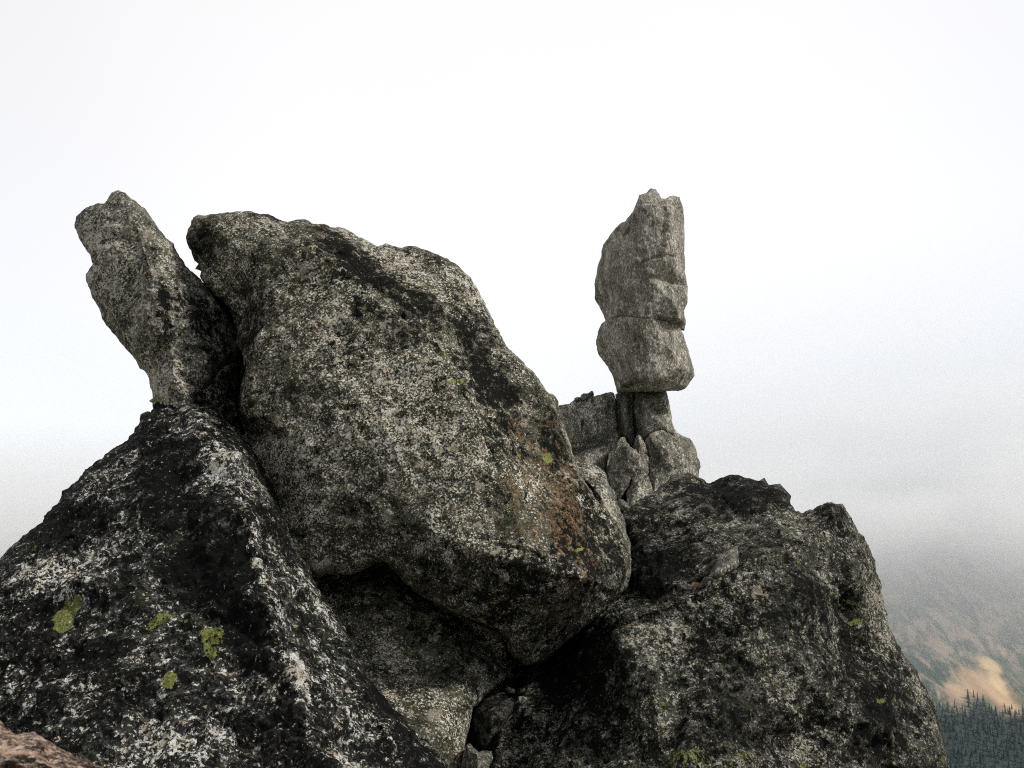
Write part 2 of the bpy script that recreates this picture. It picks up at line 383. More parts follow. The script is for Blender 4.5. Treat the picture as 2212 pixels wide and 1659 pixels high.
# the great boulder
rock('great_boulder', 'huge speckled grey boulder leaning over the notch, with orange-stained lower right face', 'boulder',
     [(429,463),(445,465),(456,462),(480,460),(500,457),(520,455),(545,457),(560,461),(580,464),(600,471),(622,479),(640,475),(655,473),(668,476),(678,483),(700,483),(713,490),(725,492),(745,493),(760,500),(776,512),(790,518),(805,525),(815,531),(832,525),(845,530),(860,535),(885,534),(898,532),(912,537),(930,542),(945,551),(965,559),(985,572),(1003,585),(1020,605),(1032,622),(1040,640),(1052,664),(1060,682),(1068,700),(1078,712),(1087,731),(1094,748),(1105,760),(1118,770),(1130,782),(1146,796),(1160,815),(1172,832),(1185,846),(1198,856),(1206,872),(1213,890),(1219,910),(1223,933),(1230,950),(1236,968),(1243,1000),(1256,1029),(1272,1055),(1296,1085),(1320,1115),(1345,1150),(1358,1185),(1360,1220),(1350,1255),(1345,1280),(1320,1306),(1290,1335),(1262,1355),(1240,1375),(1218,1392),(1200,1405),(1180,1425),(1165,1431),(1135,1438),(1112,1425),(1100,1405),(1092,1388),(1080,1375),(1050,1358),(1020,1345),(990,1330),(960,1318),(930,1300),(900,1285),(880,1268),(862,1245),(850,1232),(840,1220),(825,1213),(800,1222),(785,1232),(770,1235),(755,1243),(740,1243),(722,1240),(705,1238),(690,1246),(676,1244),(640,1240),(560,1180),(480,1050),(500,960),(528,938),(522,915),(518,890),(515,868),(517,850),(520,830),(530,800),(522,770),(512,740),(511,718),(507,700),(505,686),(493,668),(480,652),(462,635),(441,613),(435,603),(431,582),(422,560),(410,538),(403,518),(402,507),(410,488),(418,470)],
     [(430,463,7.35),(520,455,7.3),(622,479,7.3),(700,483,7.35),(790,518,7.35),(860,535,7.3),(985,572,7.25),(1060,682,7.15),(1130,782,6.95),(1205,865,6.85),(1240,980,6.75),(1290,1080,6.6),(1360,1200,6.6),
      (402,509,7.3),(436,603,7.2),(507,700,7.15),(517,850,7.05),(528,938,6.9),(500,1050,6.8),
      (600,560,6.86),(670,530,6.88),(760,600,6.76),(850,690,6.58),(960,800,6.40),(1040,980,6.18),(1110,1090,6.02),(1190,1180,5.95),
      (572,610,6.82),(550,760,6.60),(530,870,6.5),(535,650,7.05),(522,730,6.98),(518,800,6.95),
      (470,500,7.12),(520,540,7.05),(560,520,7.05),(760,540,7.05),(860,600,6.98),(950,640,6.9),(1020,760,6.78),(1090,860,6.64),(1150,1000,6.46),(1230,1100,6.3),
      (700,800,6.42),(850,950,6.18),(700,1050,6.2),(900,1130,5.98),(600,1150,6.25),(640,950,6.33),
      (1000,1180,5.84),(1150,1225,5.78),(1270,1250,5.95),(850,1180,6.05),(690,1225,6.12),(676,1246,6.2),(828,1212,6.12),(990,1330,6.02),(1135,1438,6.2),(1250,1372,6.3),(1345,1280,6.4),(1050,1300,5.93),(1150,1340,5.98),(950,1270,5.95)],
     M_boulder, creases=[(19,20),(20,21),(21,22),(22,23),(23,24),(24,25),(25,26),(45,46),(46,47)], thick=2.0, rnd_u=14, rnd_m=.13, sm=1, seed=2.2, s=4.0, jit=2.4,
     fac=(1.5, .06), amp=(.022, .016, .006),
     grooves=[([(900,690),(950,760),(985,840),(1010,880),(1045,960),(1080,1020),(1110,1075)], 4, .035),
              ([(1020,1160),(1090,1180),(1140,1195),(1200,1230),(1250,1240)], 4, .03),
              ([(668,520),(720,545),(775,590),(840,655),(900,715),(960,775)], 12, .075),
              ([(560,560),(545,640),(528,720)], 12, .06),
              ([(455,470),(448,500),(440,560)], 9, .05),
              ([(1050,1325),(1100,1300),(1160,1322),(1180,1290),(1240,1282)], 5, .035),
              ([(690,1180),(740,1200),(760,1225)], 5, .03), ([(1240,1240),(1230,1300),(1200,1350)], 7, .05)],
     masks=[('rust',1220,1090,60,140,-12,.85),('rust',1110,930,30,55,-10,.75),('rust',1115,1070,35,80,-12,.7),('rust',1165,1020,60,110,-12,.65),('rust',1160,1130,70,70,0,.6),('rust',1210,1300,50,50,0,.5),('rust',1000,690,60,60,40,.2),('rust',1200,930,34,80,-12,.6),('rust',1270,1200,50,70,-10,.55),('rust',1230,1290,60,60,0,.55),('rust',1000,1120,50,40,0,.35),('rust',1180,1150,60,60,0,.5),('rust',1140,1250,60,30,0,.3),
            ('moss',1180,993,15,14,20,1.0),('moss',1120,985,7,5,0,.8),('moss',972,828,8,7,0,.9),('moss',995,826,7,6,0,.9),('moss',1255,1185,10,6,0,.8),('moss',1100,1085,6,6,0,.7),('moss',960,760,6,6,0,.6),('moss',1155,1345,25,30,0,.35),
            ('dark',770,570,30,120,-50,.85),('dark',880,640,30,120,-55,.75),('dark',1000,700,50,70,-30,.5),('dark',1060,850,50,120,-30,.7),('dark',1120,1250,120,60,15,.35),('dark',1320,1180,30,90,-10,.5),('dark',530,850,22,110,5,.5),('dark',500,640,30,70,-10,.4),('dark',600,470,60,10,8,.8),('dark',870,700,30,60,-45,.35),('dark',1090,900,60,120,-25,.45),('dark',1250,1150,60,110,-10,.8),('dark',1180,960,40,90,-15,.6),('dark',440,520,25,50,10,.6),('dark',530,700,30,100,0,.35),('dark',1130,1330,170,90,0,.22),('rust',1200,1340,50,50,-20,.6),('rust',1120,1290,50,30,10,.45),('rust',1250,1260,40,40,0,.5),('tan',1090,1340,40,20,10,.4),('dark',980,1250,100,40,20,.3),('dark',800,650,40,40,0,.3),
            ('pale',800,860,200,180,0,.32),('pale',1000,640,60,60,45,.5),('pale',680,1000,120,180,0,.22),('pale',960,940,80,120,0,.35),('pale',880,580,50,30,30,.4),
            ('tan',660,590,28,26,0,.62),('tan',575,478,26,9,5,.6),('tan',840,690,14,28,-15,.6),('tan',640,500,60,20,15,.4),('tan',720,660,30,25,0,.4),('tan',700,1225,50,14,5,.7),('tan',760,900,30,20,0,.35),('tan',1130,915,15,18,0,.6),('tan',470,545,14,20,0,.6),('tan',880,720,25,25,0,.45)])

# shoulder stone behind right edge of the boulder
rock('shoulder_stone', 'narrow pale-capped stone pressed against the right edge of the great boulder', 'rock',
     [(1225,990),(1243,1000),(1251,1010),(1269,1001),(1287,1004),(1303,1016),(1311,1028),(1313,1042),(1329,1066),(1336,1091),(1347,1115),(1352,1143),(1362,1180),(1364,1230),(1355,1270),(1290,1330),(1200,1250),(1200,1050)],
     [(1225,990,7.1),(1269,1001,7.2),(1311,1028,7.2),(1336,1091,7.1),(1362,1190,6.95),(1355,1270,6.9),(1200,1050,7.3),(1280,1030,6.95),(1310,1090,6.9),(1330,1160,6.75),(1290,1330,7.0),(1270,1040,6.95)],
     M_slab, thick=1.2, rnd_u=12, rnd_m=.08, s=3.5, jit=1.8, fac=(3, .03), seed=8.1,
     masks=[('pale',1285,1018,14,10,20,.9),('dark',1275,1050,18,14,0,.7),('pale',1310,1090,14,40,-20,.5),('dark',1345,1160,14,50,-10,.3)])

# left foreground rock
rock('lichened_outcrop', 'big black and white lichen-covered rock in the left foreground with yellow-green patches', 'boulder',
     [(330,872),(345,868),(375,866),(405,866),(430,874),(452,880),(470,890),(485,902),(497,917),(512,932),(527,944),(540,962),(556,986),(572,1015),(588,1046),(600,1078),(612,1112),(626,1150),(642,1184),(658,1215),(672,1241),(688,1272),(705,1300),(722,1325),(742,1352),(760,1385),(777,1420),(790,1450),(806,1476),(832,1512),(850,1532),(872,1552),(900,1582),(922,1600),(942,1622),(962,1648),(985,1690),(1060,1900),(1100,2200),(600,2300),(-200,2300),(-600,1800),(-450,1480),(-200,1330),(-60,1250),(0,1210),(30,1176),(60,1152),(78,1138),(88,1132),(96,1115),(110,1100),(125,1085),(135,1062),(160,1045),(180,1022),(205,1000),(228,982),(240,975),(257,965),(270,955),(280,942),(287,934),(296,918),(305,897),(318,892),(327,894),(334,884)],
     [(330,875,6.75),(400,866,6.7),(452,880,6.65),(500,918,6.65),(556,986,6.45),(612,1112,6.05),(672,1241,5.75),(742,1352,5.4),(832,1512,5.0),(942,1622,4.75),(1060,1900,4.4),(1100,2300,4.1),
      (287,934,6.6),(205,1000,6.35),(125,1085,6.0),(0,1210,5.5),(-200,1330,5.2),(-600,1700,4.6),
      (440,905,6.35),(455,950,6.05),(500,1000,5.72),(540,1110,5.2),(565,1250,4.72),(610,1400,4.3),(670,1550,3.95),(720,1700,3.65),(800,2000,3.2),(850,2300,2.9),
      (330,960,6.2),(380,1000,5.9),(300,1100,5.4),(420,1150,5.25),(300,1300,4.75),(450,1350,4.65),(100,1400,4.5),(400,1500,4.15),(100,1659,3.8),(400,1750,3.5),(-300,1900,3.5),(200,2100,3.0),(150,1150,5.6),(60,1250,5.15),(500,1600,3.98),(620,1700,3.75)],
     M_left, creases=[(18,19),(19,20),(20,21),(21,22),(22,23),(23,24),(24,25),(25,26),(26,27)], thick=1.6, rnd_u=26, rnd_m=.22, s=4.2, sm=3, jit=2.8, seed=3.7,
     fac=(1.6, .10), amp=(.05, .028, .010),
     grooves=[([(340,920),(325,970),(320,1020)], 9, .05), ([(60,1230),(110,1190),(190,1160),(260,1140)], 8, .04), ([(10,1330),(60,1270),(130,1230)], 9, .04), ([(860,1540),(920,1610),(960,1660)], 8, .05), ([(700,1400),(780,1530),(830,1640)], 10, .05)],
     masks=[('moss',135,1330,32,18,-62,1.25),('moss',160,1310,20,12,-30,1.1),('moss',355,1346,38,16,-14,1.15),('moss',328,1362,18,10,0,1.0),('moss',465,1384,30,14,-20,1.1),('moss',458,1412,22,14,70,1.0),('moss',368,1478,19,13,-50,1.2),('moss',403,1362,7,7,0,.7),('moss',240,1625,20,14,0,.35),
            ('dark',460,1220,90,75,25,1.0),('dark',380,1100,70,50,0,.55),('dark',120,1130,60,40,-30,.6),('dark',190,1420,110,35,-15,.7),('dark',100,1510,30,18,0,.9),('dark',540,1350,45,120,-15,.8),('dark',620,1600,40,90,-10,.7),('dark',350,1000,60,80,0,.6),('dark',700,1600,40,90,-20,.4),('dark',300,1500,120,50,0,.3),('dark',860,1560,60,120,-35,.3),('dark',600,1130,16,120,-15,.4),('dark',90,1340,30,60,0,.5),
            ('pale',480,1020,35,60,-10,.75),('pale',530,1090,20,60,-15,.85),('pale',565,1230,18,110,-10,.95),('pale',590,1330,30,80,-20,.7),('pale',340,1290,50,30,10,.55),('pale',360,1620,130,60,0,.65),('pale',560,1440,60,60,0,.55),('pale',655,1500,30,110,-18,.75),('pale',230,1250,80,60,0,.1),('pale',620,1230,30,110,-28,.35),('pale',740,1640,30,60,-20,.5),('pale',150,1290,60,60,0,.1),('pale',410,930,40,14,10,.5),('pale',600,1620,40,60,0,.5)])

# dark slab under the boulder
rock('undercut_slab', 'dark rock in shadow under the great boulder, with a paler lower corner', 'rock',
     [(620,1150),(850,1150),(1000,1250),(1090,1370),(1103,1440),(1100,1460),(1085,1478),(1060,1492),(1040,1510),(1024,1530),(1014,1560),(1008,1600),(1002,1640),(996,1700),(1000,2150),(600,2150),(600,1300)],
     [(640,1180,6.8),(700,1250,6.62),(830,1230,6.72),(1000,1330,6.65),(1103,1440,6.4),(750,1400,6.1),(900,1400,6.15),(1000,1440,6.05),(1085,1478,6.2),(1020,1540,5.85),(996,1700,5.4),(950,1560,5.55),(850,1600,5.35),(930,1900,4.8),(600,2100,4.6),(800,1300,6.35),(930,1330,6.35)],
     M_boulder, thick=1.2, rnd_u=14, rnd_m=.10, s=4.2, jit=2, seed=5.5, fac=(1.8, .05),
     masks=[('dark',850,1300,220,90,20,.3),('dark',1000,1440,90,60,0,.2),('rust',950,1400,120,60,20,.3),('pale',965,1570,30,50,-10,.5),('tan',940,1540,30,22,0,.6),('moss',887,1405,6,5,0,.8),('pale',830,1370,40,40,0,.3),('rust',1050,1480,20,14,0,.6),('moss',885,1600,10,8,0,.8),('moss',895,1620,8,8,0,.6)])

# right rock
rock('broad_outcrop', 'broad dark lichened rock with stepped top in the right foreground, misty hillside behind it', 'boulder',
     [(1345,1110),(1358,1102),(1368,1089),(1386,1076),(1412,1063),(1425,1050),(1438,1042),(1452,1030),(1464,1026),(1478,1024),(1488,1021),(1500,1026),(1511,1032),(1520,1038),(1526,1043),(1535,1043),(1545,1037),(1560,1033),(1575,1029),(1590,1029),(1611,1032),(1622,1033),(1631,1038),(1648,1041),(1662,1047),(1680,1052),(1690,1057),(1702,1065),(1704,1078),(1708,1090),(1715,1102),(1724,1107),(1733,1111),(1745,1106),(1757,1104),(1766,1096),(1776,1090),(1788,1084),(1796,1083),(1806,1088),(1819,1089),(1829,1098),(1834,1112),(1843,1130),(1852,1142),(1859,1153),(1868,1164),(1876,1177),(1882,1190),(1886,1204),(1892,1222),(1898,1243),(1903,1262),(1906,1283),(1912,1308),(1918,1334),(1923,1358),(1931,1381),(1946,1400),(1961,1420),(1972,1438),(1984,1459),(1998,1482),(2012,1506),(2020,1530),(2027,1557),(2033,1582),(2039,1608),(2046,1634),(2053,1670),(2090,1850),(2140,2250),(900,2250),(960,1900),(1020,1700),(1040,1640),(1052,1600),(1068,1560),(1090,1525),(1120,1490),(1150,1460),(1120,1400),(1200,1300),(1300,1230),(1340,1200),(1352,1150)],
     [(1345,1110,7.7),(1412,1063,8.1),(1464,1026,8.4),(1524,1043,8.35),(1611,1032,8.2),(1702,1065,7.9),(1733,1111,7.5),(1796,1083,7.2),(1831,1102,7.15),(1886,1204,7.1),(1918,1334,7.05),(1984,1459,6.8),(2039,1608,6.5),(2140,2250,5.8),
      (1345,1330,6.12),(1450,1292,6.15),(1560,1240,6.25),(1650,1190,6.4),(1740,1150,6.7),(1800,1120,6.9),
      (1400,1450,5.75),(1600,1350,5.9),(1750,1300,6.15),(1600,1600,5.45),(1800,1500,5.85),(1890,1480,6.2),(1960,1620,6.2),(1700,1900,4.95),(1450,1659,5.25),(1850,1250,6.6),
      (1335,1400,5.95),(1380,1520,5.6),(1395,1659,5.35),(1300,1340,6.6),(1200,1430,6.75),(1140,1480,6.6),(1200,1550,6.15),(1080,1600,6.1),(1200,1659,5.7),(1040,1700,5.85),(1300,1500,6.0),(960,2200,4.9),(1400,2200,4.6),
      (1358,1285,6.9),(1400,1200,7.25),(1550,1130,7.45),(1470,1230,6.75),(1640,1110,7.4),(1120,1400,7.2),(1250,1280,7.2),(1345,1190,7.5),(1700,1130,7.0)],
     M_right, creases=[(14,15),(15,16),(16,17),(17,18),(18,19),(30,31),(31,32)], thick=2.2, rnd_u=18, rnd_m=.15, s=4.2, sm=2, jit=3.0, seed=6.4,
     fac=(1.6, .11), amp=(.035, .022, .009),
     grooves=[([(1350,1318),(1400,1300),(1470,1272),(1540,1245)], 7, .13), ([(1500,1262),(1560,1232),(1600,1215),(1640,1185),(1700,1130)], 7, .15),
              ([(1340,1350),(1430,1330),(1520,1290),(1600,1250)], 8, .08),([(1400,1120),(1440,1180),(1420,1240),(1370,1290)], 9, .09),([(1560,1080),(1600,1130),(1690,1150)], 8, .06), ([(1395,1480),(1405,1560),(1400,1650)], 9, .05), ([(1440,1180),(1400,1220),(1370,1240)], 10, .05),
              ],
     masks=[('pale',1460,1118,26,9,5,.9),('tan',1475,1128,18,8,20,.5),('tan',1642,1281,23,26,0,.85),('rust',1500,1262,26,7,-15,.8),('rust',1625,1185,30,25,-30,.4),('rust',1440,1290,60,8,-12,.55),('rust',1590,1225,30,12,-20,.5),('tan',1560,1210,30,30,-30,.45),('tan',1510,1235,12,9,0,.6),
            ('moss',1843,1303,9,6,0,.8),('moss',1846,1345,9,9,0,.8),('moss',1728,1212,9,6,0,.7),('moss',1795,1240,6,8,0,.6),('moss',1910,1512,9,9,0,.6),('moss',1480,1640,70,35,0,.5),('moss',1600,1645,60,30,0,.46),('moss',1390,1560,40,60,0,.36),('moss',1440,1510,40,50,0,.34),('moss',1735,1655,10,8,0,.7),('moss',1560,1640,50,30,0,.3),
            ('pale',1440,1370,60,45,-20,.28),('pale',1520,1180,120,25,-25,.3),('dark',1600,1480,160,140,0,.28),('dark',1500,1570,60,120,0,.3),('pale',1900,1330,20,100,-10,.45),('pale',1850,1140,20,60,-25,.3),('pale',1700,1440,80,60,0,.2),('pale',1760,1600,70,50,0,.15),
            ('dark',1430,1170,80,90,0,.45),('dark',1850,1440,70,120,-15,.45),('dark',1740,1300,70,70,0,.35),('dark',1600,1070,130,50,4,.7),('dark',1430,1250,90,50,-20,.7),('dark',1900,1500,60,120,-20,.5),('dark',1500,1430,80,60,0,.3),('dark',1250,1450,120,80,-35,.7),('dark',1800,1560,200,50,0,.25),('dark',1640,1330,60,40,0,.3)])

# loose stone lodged on the ledge
rock('lodged_stone', 'small smooth grey stone lodged on the ledge of the right foreground rock', 'stone',
     [(1548,1208),(1565,1196),(1583,1182),(1592,1180),(1596,1196),(1597,1225),(1590,1240),(1570,1250),(1545,1258),(1530,1266),(1524,1262),(1530,1245),(1540,1225)],
     [(1548,1208,6.45),(1592,1180,6.5),(1597,1225,6.35),(1560,1252,6.25),(1524,1262,6.25),(1570,1222,6.2),(1545,1240,6.15)],
     M_base, thick=.3, rnd_u=9, rnd_m=.05, s=3, jit=1.2, seed=9.9, fac=(3, .02), amp=(.01, .006, .003))

# stones in the notch below
rock('notch_stone', 'dark rounded stone wedged low in the notch below the great boulder', 'stone',
     [(1012,1600),(1016,1560),(1028,1530),(1050,1505),(1075,1495),(1098,1500),(1112,1512),(1108,1535),(1095,1560),(1080,1580),(1060,1600),(1045,1616),(1030,1612)],
     [(1012,1600,5.9),(1028,1530,6.0),(1075,1495,6.1),(1112,1512,6.0),(1095,1560,5.8),(1045,1616,5.7),(1060,1550,5.65)],
     M_right, thick=.4, rnd_u=14, rnd_m=.10, s=4, jit=1.6, seed=10.3, fac=(3, .03), masks=[('dark',1060,1550,60,60,0,.3)])
rock('chock_stone', 'pale angular stone at the very bottom of the notch', 'stone',
     [(1004,1612),(1012,1604),(1022,1612),(1034,1625),(1050,1620),(1064,1622),(1066,1640),(1058,1655),(1066,1690),(1060,1760),(1010,1760),(998,1700),(998,1650)],
     [(1004,1612,5.5),(1034,1625,5.4),(1064,1622,5.5),(1066,1690,5.4),(1030,1680,5.3),(998,1700,5.4)],
     M_base, thick=.3, rnd_u=8, rnd_m=.05, s=4, jit=1.4, seed=12.1, fac=(3, .03), masks=[('tan',1030,1650,30,20,0,.5)])
for i, (pts, lab) in enumerate([([(1089,1488),(1100,1484),(1112,1490),(1114,1498),(1104,1503),(1093,1500)], 'left one of the two tiny chips above the dark rounded notch stone'),
                       ([(1116,1497),(1124,1488),(1134,1484),(1136,1492),(1128,1502),(1118,1506)], 'right one of the two tiny chips above the dark rounded notch stone')]):
    c = np.mean(pts, 0)
    rock('stone_chip', lab, 'stone', pts, [(*p, 6.05) for p in pts] + [(c[0], c[1], 5.98)], M_right, thick=.08, rnd_u=5, rnd_m=.03, s=2.5, jit=.8,
         seed=13 + i, fac=(3, 0), amp=(.004, .003, 0), group='stone chips in the notch')
rock('backing_rock', 'black shadowed rock at the back of the notch under the great boulder', 'rock',
     [(900,1350),(1150,1350),(1300,1300),(1300,1500),(1200,1800),(950,2100),(900,1700)],
     [(900,1350,7.2),(1300,1300,7.6),(1200,1800,6.9),(950,2100,6.2),(1080,1500,7.1)],
     M_right, thick=.8, rnd_u=12, rnd_m=.08, s=9, jit=2, seed=14.5)

# near rock, bottom-left corner
rock('corner_rock', 'pinkish sunlit rock close to the camera in the bottom left corner', 'rock',
     [(-40,1545),(0,1556),(17,1570),(35,1586),(52,1582),(70,1580),(86,1587),(98,1597),(114,1602),(129,1614),(143,1626),(157,1635),(176,1639),(195,1645),(223,1660),(270,1700),(360,1850),(460,2400),(520,4200),(-900,4200),(-700,2000),(-300,1600),(-120,1540)],
     [(-40,1545,2.0),(70,1580,1.95),(129,1614,1.9),(223,1660,1.88),(360,1850,1.75),(520,4200,1.2),(-900,4200,1.2),(-300,1600,1.9),(0,1640,1.75),(60,1670,1.68),(150,1760,1.6),(100,2400,1.35)],
     M_pink, thick=.6, rnd_u=26, rnd_m=.07, s=5, jit=5, seed=15.2, fac=(5, .02), amp=(.012, .010, .005))

# ------------------------------------------------------------------ the tower
TG = 'stones of the balanced rock tower'
TS = dict(s=2.6, jit=1.2, group=None)
rock('balanced_stone', 'topmost tall stone of the balanced pillar, with a notched tip, against white sky', 'stone',
     [(1406,407),(1415,409),(1424,419),(1429,429),(1438,429),(1446,423),(1455,422),(1468,425),(1472,437),(1475,449),(1478,477),(1479,516),(1478,563),(1481,594),(1485,620),(1486,654),(1479,672),(1481,699),(1478,716),(1465,712),(1450,706),(1425,701),(1408,692),(1373,690),(1339,688),(1310,695),(1304,682),(1298,670),(1290,655),(1285,643),(1284,615),(1289,587),(1293,570),(1298,553),(1300,540),(1303,529),(1311,517),(1319,508),(1326,497),(1334,488),(1343,481),(1352,478),(1358,468),(1366,459),(1373,444),(1379,428),(1381,421),(1390,418),(1397,416),(1401,411)],
     [(1406,407,13.1),(1438,429,13.0),(1468,425,13.1),(1479,516,13.1),(1485,620,13.1),(1480,700,13.05),(1381,421,13.1),(1352,478,13.15),(1303,529,13.2),(1285,620,13.2),(1298,670,13.15),(1312,690,12.95),(1400,690,12.66),(1370,690,12.68),
      (1388,450,12.85),(1380,500,12.82),(1372,560,12.72),(1345,620,12.72),(1337,680,12.72),(1450,480,12.8),(1440,560,12.68),(1455,650,12.68),(1470,690,12.75),(1400,680,12.66),(1400,600,12.68),(1330,540,12.92),(1310,600,12.95)],
     M_tower, thick=.75, flat=[[(1310,695),(1339,688),(1373,690),(1405,692)]], rnd_u=5, rnd_m=.06, seed=20.1, fac=(2.0, .05), amp=(.008, .010, .006), sm=2, **TS,
     grooves=[([(1378,572),(1400,562),(1420,555),(1445,551),(1466,560)], 3, .035), ([(1370,520),(1382,480),(1384,440)], 5, .05),
              ([(1302,600),(1312,640),(1325,680)], 3, .03), ([(1318,600),(1326,650),(1333,680)], 3, .03), ([(1432,430),(1436,470),(1430,520)], 6, .05), ([(1408,684),(1440,692),(1475,694)], 4, .06), ([(1306,694),(1340,687),(1373,689),(1410,691)], 2.5, .07), ([(1455,540),(1478,538)], 4, .03)],
     masks=[('dark',1362,505,28,16,0,.7),('dark',1400,610,30,50,0,.3),('dark',1373,470,10,30,10,.6),('pale',1440,520,25,30,0,.4),('pale',1400,500,16,30,0,.35),('pale',1425,620,12,50,10,.5),('pale',1378,630,7,30,-5,.5),('tan',1470,590,12,50,0,.4),('dark',1460,640,20,30,0,.3)])
rock('middle_stone', 'blocky middle stone of the balanced pillar, wider than the shaft it rests on', 'stone',
     [(1309,690),(1339,681),(1373,684),(1407,685),(1425,690),(1450,694),(1464,699),(1473,716),(1478,728),(1482,742),(1486,756),(1491,772),(1497,790),(1500,800),(1501,812),(1497,818),(1493,823),(1487,831),(1480,838),(1472,842),(1464,844),(1441,845),(1412,847),(1386,845),(1360,846),(1340,849),(1332,848),(1330,836),(1326,822),(1321,808),(1313,792),(1303,779),(1293,764),(1290,754),(1287,743),(1288,734),(1291,722),(1294,711),(1299,701)],
     [(1309,690,12.97),(1339,683,12.74),(1373,685,12.69),(1405,687,12.67),(1464,706,12.95),(1486,756,13.05),(1501,812,13.1),(1480,838,13.05),(1441,845,12.95),(1386,845,12.9),(1333,848,13.0),(1293,764,13.15),(1288,735,13.15),(1335,700,12.75),(1340,760,12.72),(1365,810,12.62),(1385,838,12.75),(1440,740,12.66),(1470,790,12.7),(1430,820,12.6),(1400,760,12.62)],
     M_tower, thick=.8, flat=[[(1309,690),(1339,681),(1373,684),(1405,685)]], rnd_u=5, rnd_m=.06, seed=21.3, fac=(2.0, .05), amp=(.008, .010, .006), sm=2, **TS,
     grooves=[([(1318,686),(1345,682),(1375,685),(1408,688)], 2.5, .07), ([(1339,690),(1350,740),(1360,790),(1380,830),(1395,842)], 4, .045), ([(1345,838),(1390,836)], 6, .04), ([(1430,705),(1436,760)], 5, .03)],
     masks=[('dark',1385,740,35,35,0,.35),('pale',1312,740,18,40,0,.5),('pale',1425,745,10,20,10,.4),('dark',1355,836,22,8,0,.7),('pale',1450,830,30,12,0,.3)])
rock('shaft_stone', 'right and wider block of the pillar shaft, below the overhanging middle stone', 'stone',
     [(1368,842),(1400,840),(1425,840),(1439,841),(1443,856),(1446,870),(1448,884),(1450,896),(1452,911),(1456,925),(1464,945),(1464,990),(1376,990),(1375,948),(1374,927),(1370,905),(1368,893),(1366,880),(1370,862)],
     [(1372,848,13.25),(1441,848,13.25),(1450,896,13.25),(1464,945,13.3),(1464,990,13.3),(1376,990,13.2),(1368,893,13.2),(1430,860,13.0),(1435,920,13.0),(1390,880,13.0),(1395,940,13.0)],
     M_base, thick=.7, rnd_u=4, rnd_m=.05, seed=22.7, fac=(2.4, .06), amp=(.008, .008, .004), sm=2, **TS, masks=[('pale',1445,900,8,50,-5,.8),('dark',1405,880,30,40,0,.2)])
rock('shaft_stone', 'left and narrower block of the pillar shaft, split from its neighbour by a dark crack', 'stone',
     [(1329,852),(1336,847),(1345,842),(1360,842),(1368,848),(1368,878),(1370,892),(1369,906),(1371,927),(1373,950),(1372,975),(1334,975),(1332,938),(1331,896),(1330,870)],
     [(1329,856,13.2),(1357,850,13.25),(1371,927,13.3),(1372,975,13.3),(1332,938,13.2),(1345,880,13.0),(1352,940,13.02)],
     M_base, thick=.6, rnd_u=4, rnd_m=.05, seed=23.9, fac=(2.4, .06), amp=(.008, .008, .004), sm=2, **TS)
rock('core_stone', 'shadowed stone behind the cracks at the foot of the pillar', 'rock',
     [(1315,870),(1331,858),(1345,843),(1432,843),(1440,900),(1448,1000),(1460,1400),(1290,1400),(1292,1000),(1310,930)],
     [(1315,870,13.45),(1430,856,13.5),(1460,1400,12.7),(1290,1400,12.4),(1320,960,12.98),(1330,1040,12.8),(1370,1000,13.3),(1360,900,13.45)],
     M_base, thick=.6, rnd_u=6, rnd_m=.08, seed=24.1, s=3.5, jit=1, masks=[('dark',1370,1020,20,120,0,.6)])
rock('backing_slab', 'upright grey block left of the pillar shaft, with small stones on its top edge', 'rock',
     [(1150,900),(1195,884),(1208,877),(1220,874),(1230,872),(1238,866),(1246,862),(1256,858),(1266,855),(1276,853),(1282,856),(1290,853),(1298,851),(1308,847),(1319,847),(1326,849),(1329,858),(1330,870),(1331,896),(1333,922),(1330,938),(1322,955),(1317,975),(1310,990),(1300,985),(1256,1010),(1150,1050)],
     [(1150,900,13.1),(1208,877,13.1),(1246,862,13.05),(1298,851,13.05),(1328,855,13.1),(1333,922,13.15),(1312,985,13.05),(1256,1000,12.9),(1150,1050,12.8),(1260,900,12.82),(1310,880,12.84),(1300,940,12.8),(1230,950,12.78)],
     M_base, thick=.9, rnd_u=5, rnd_m=.05, seed=24.4, fac=(2.4, .07), amp=(.02, .012, .004), **TS,
     grooves=[([(1286,858),(1278,875),(1270,892)], 3.5, .04), ([(1262,890),(1256,930),(1250,965)], 4, .04), ([(1310,880),(1307,920),(1302,955)], 4, .03)],
     masks=[('pale',1268,880,8,30,15,.5),('pale',1245,965,14,20,0,.6),('dark',1258,920,5,30,5,.5),('dark',1313,880,10,20,0,.5)])
rock('ledge_block', 'low grey block under a thin black crack, beneath the upright block beside the pillar', 'rock',
     [(1180,1000),(1230,985),(1243,981),(1258,976),(1270,970),(1280,966),(1292,964),(1302,962),(1310,962),(1316,970),(1313,990),(1310,1010),(1308,1030),(1312,1060),(1320,1120),(1330,1400),(1100,1400),(1120,1100)],
     [(1180,1000,12.7),(1243,981,12.7),(1302,962,12.72),(1316,970,12.8),(1308,1030,12.75),(1320,1120,12.4),(1330,1400,11.8),(1100,1400,11.8),(1270,1000,12.55),(1290,1040,12.5)],
     M_base, thick=1.2, rnd_u=6, rnd_m=.07, seed=25.8, fac=(2, .05), amp=(.008, .008, .004), sm=2, **TS, masks=[('dark',1300,1000,10,40,0,.4)])
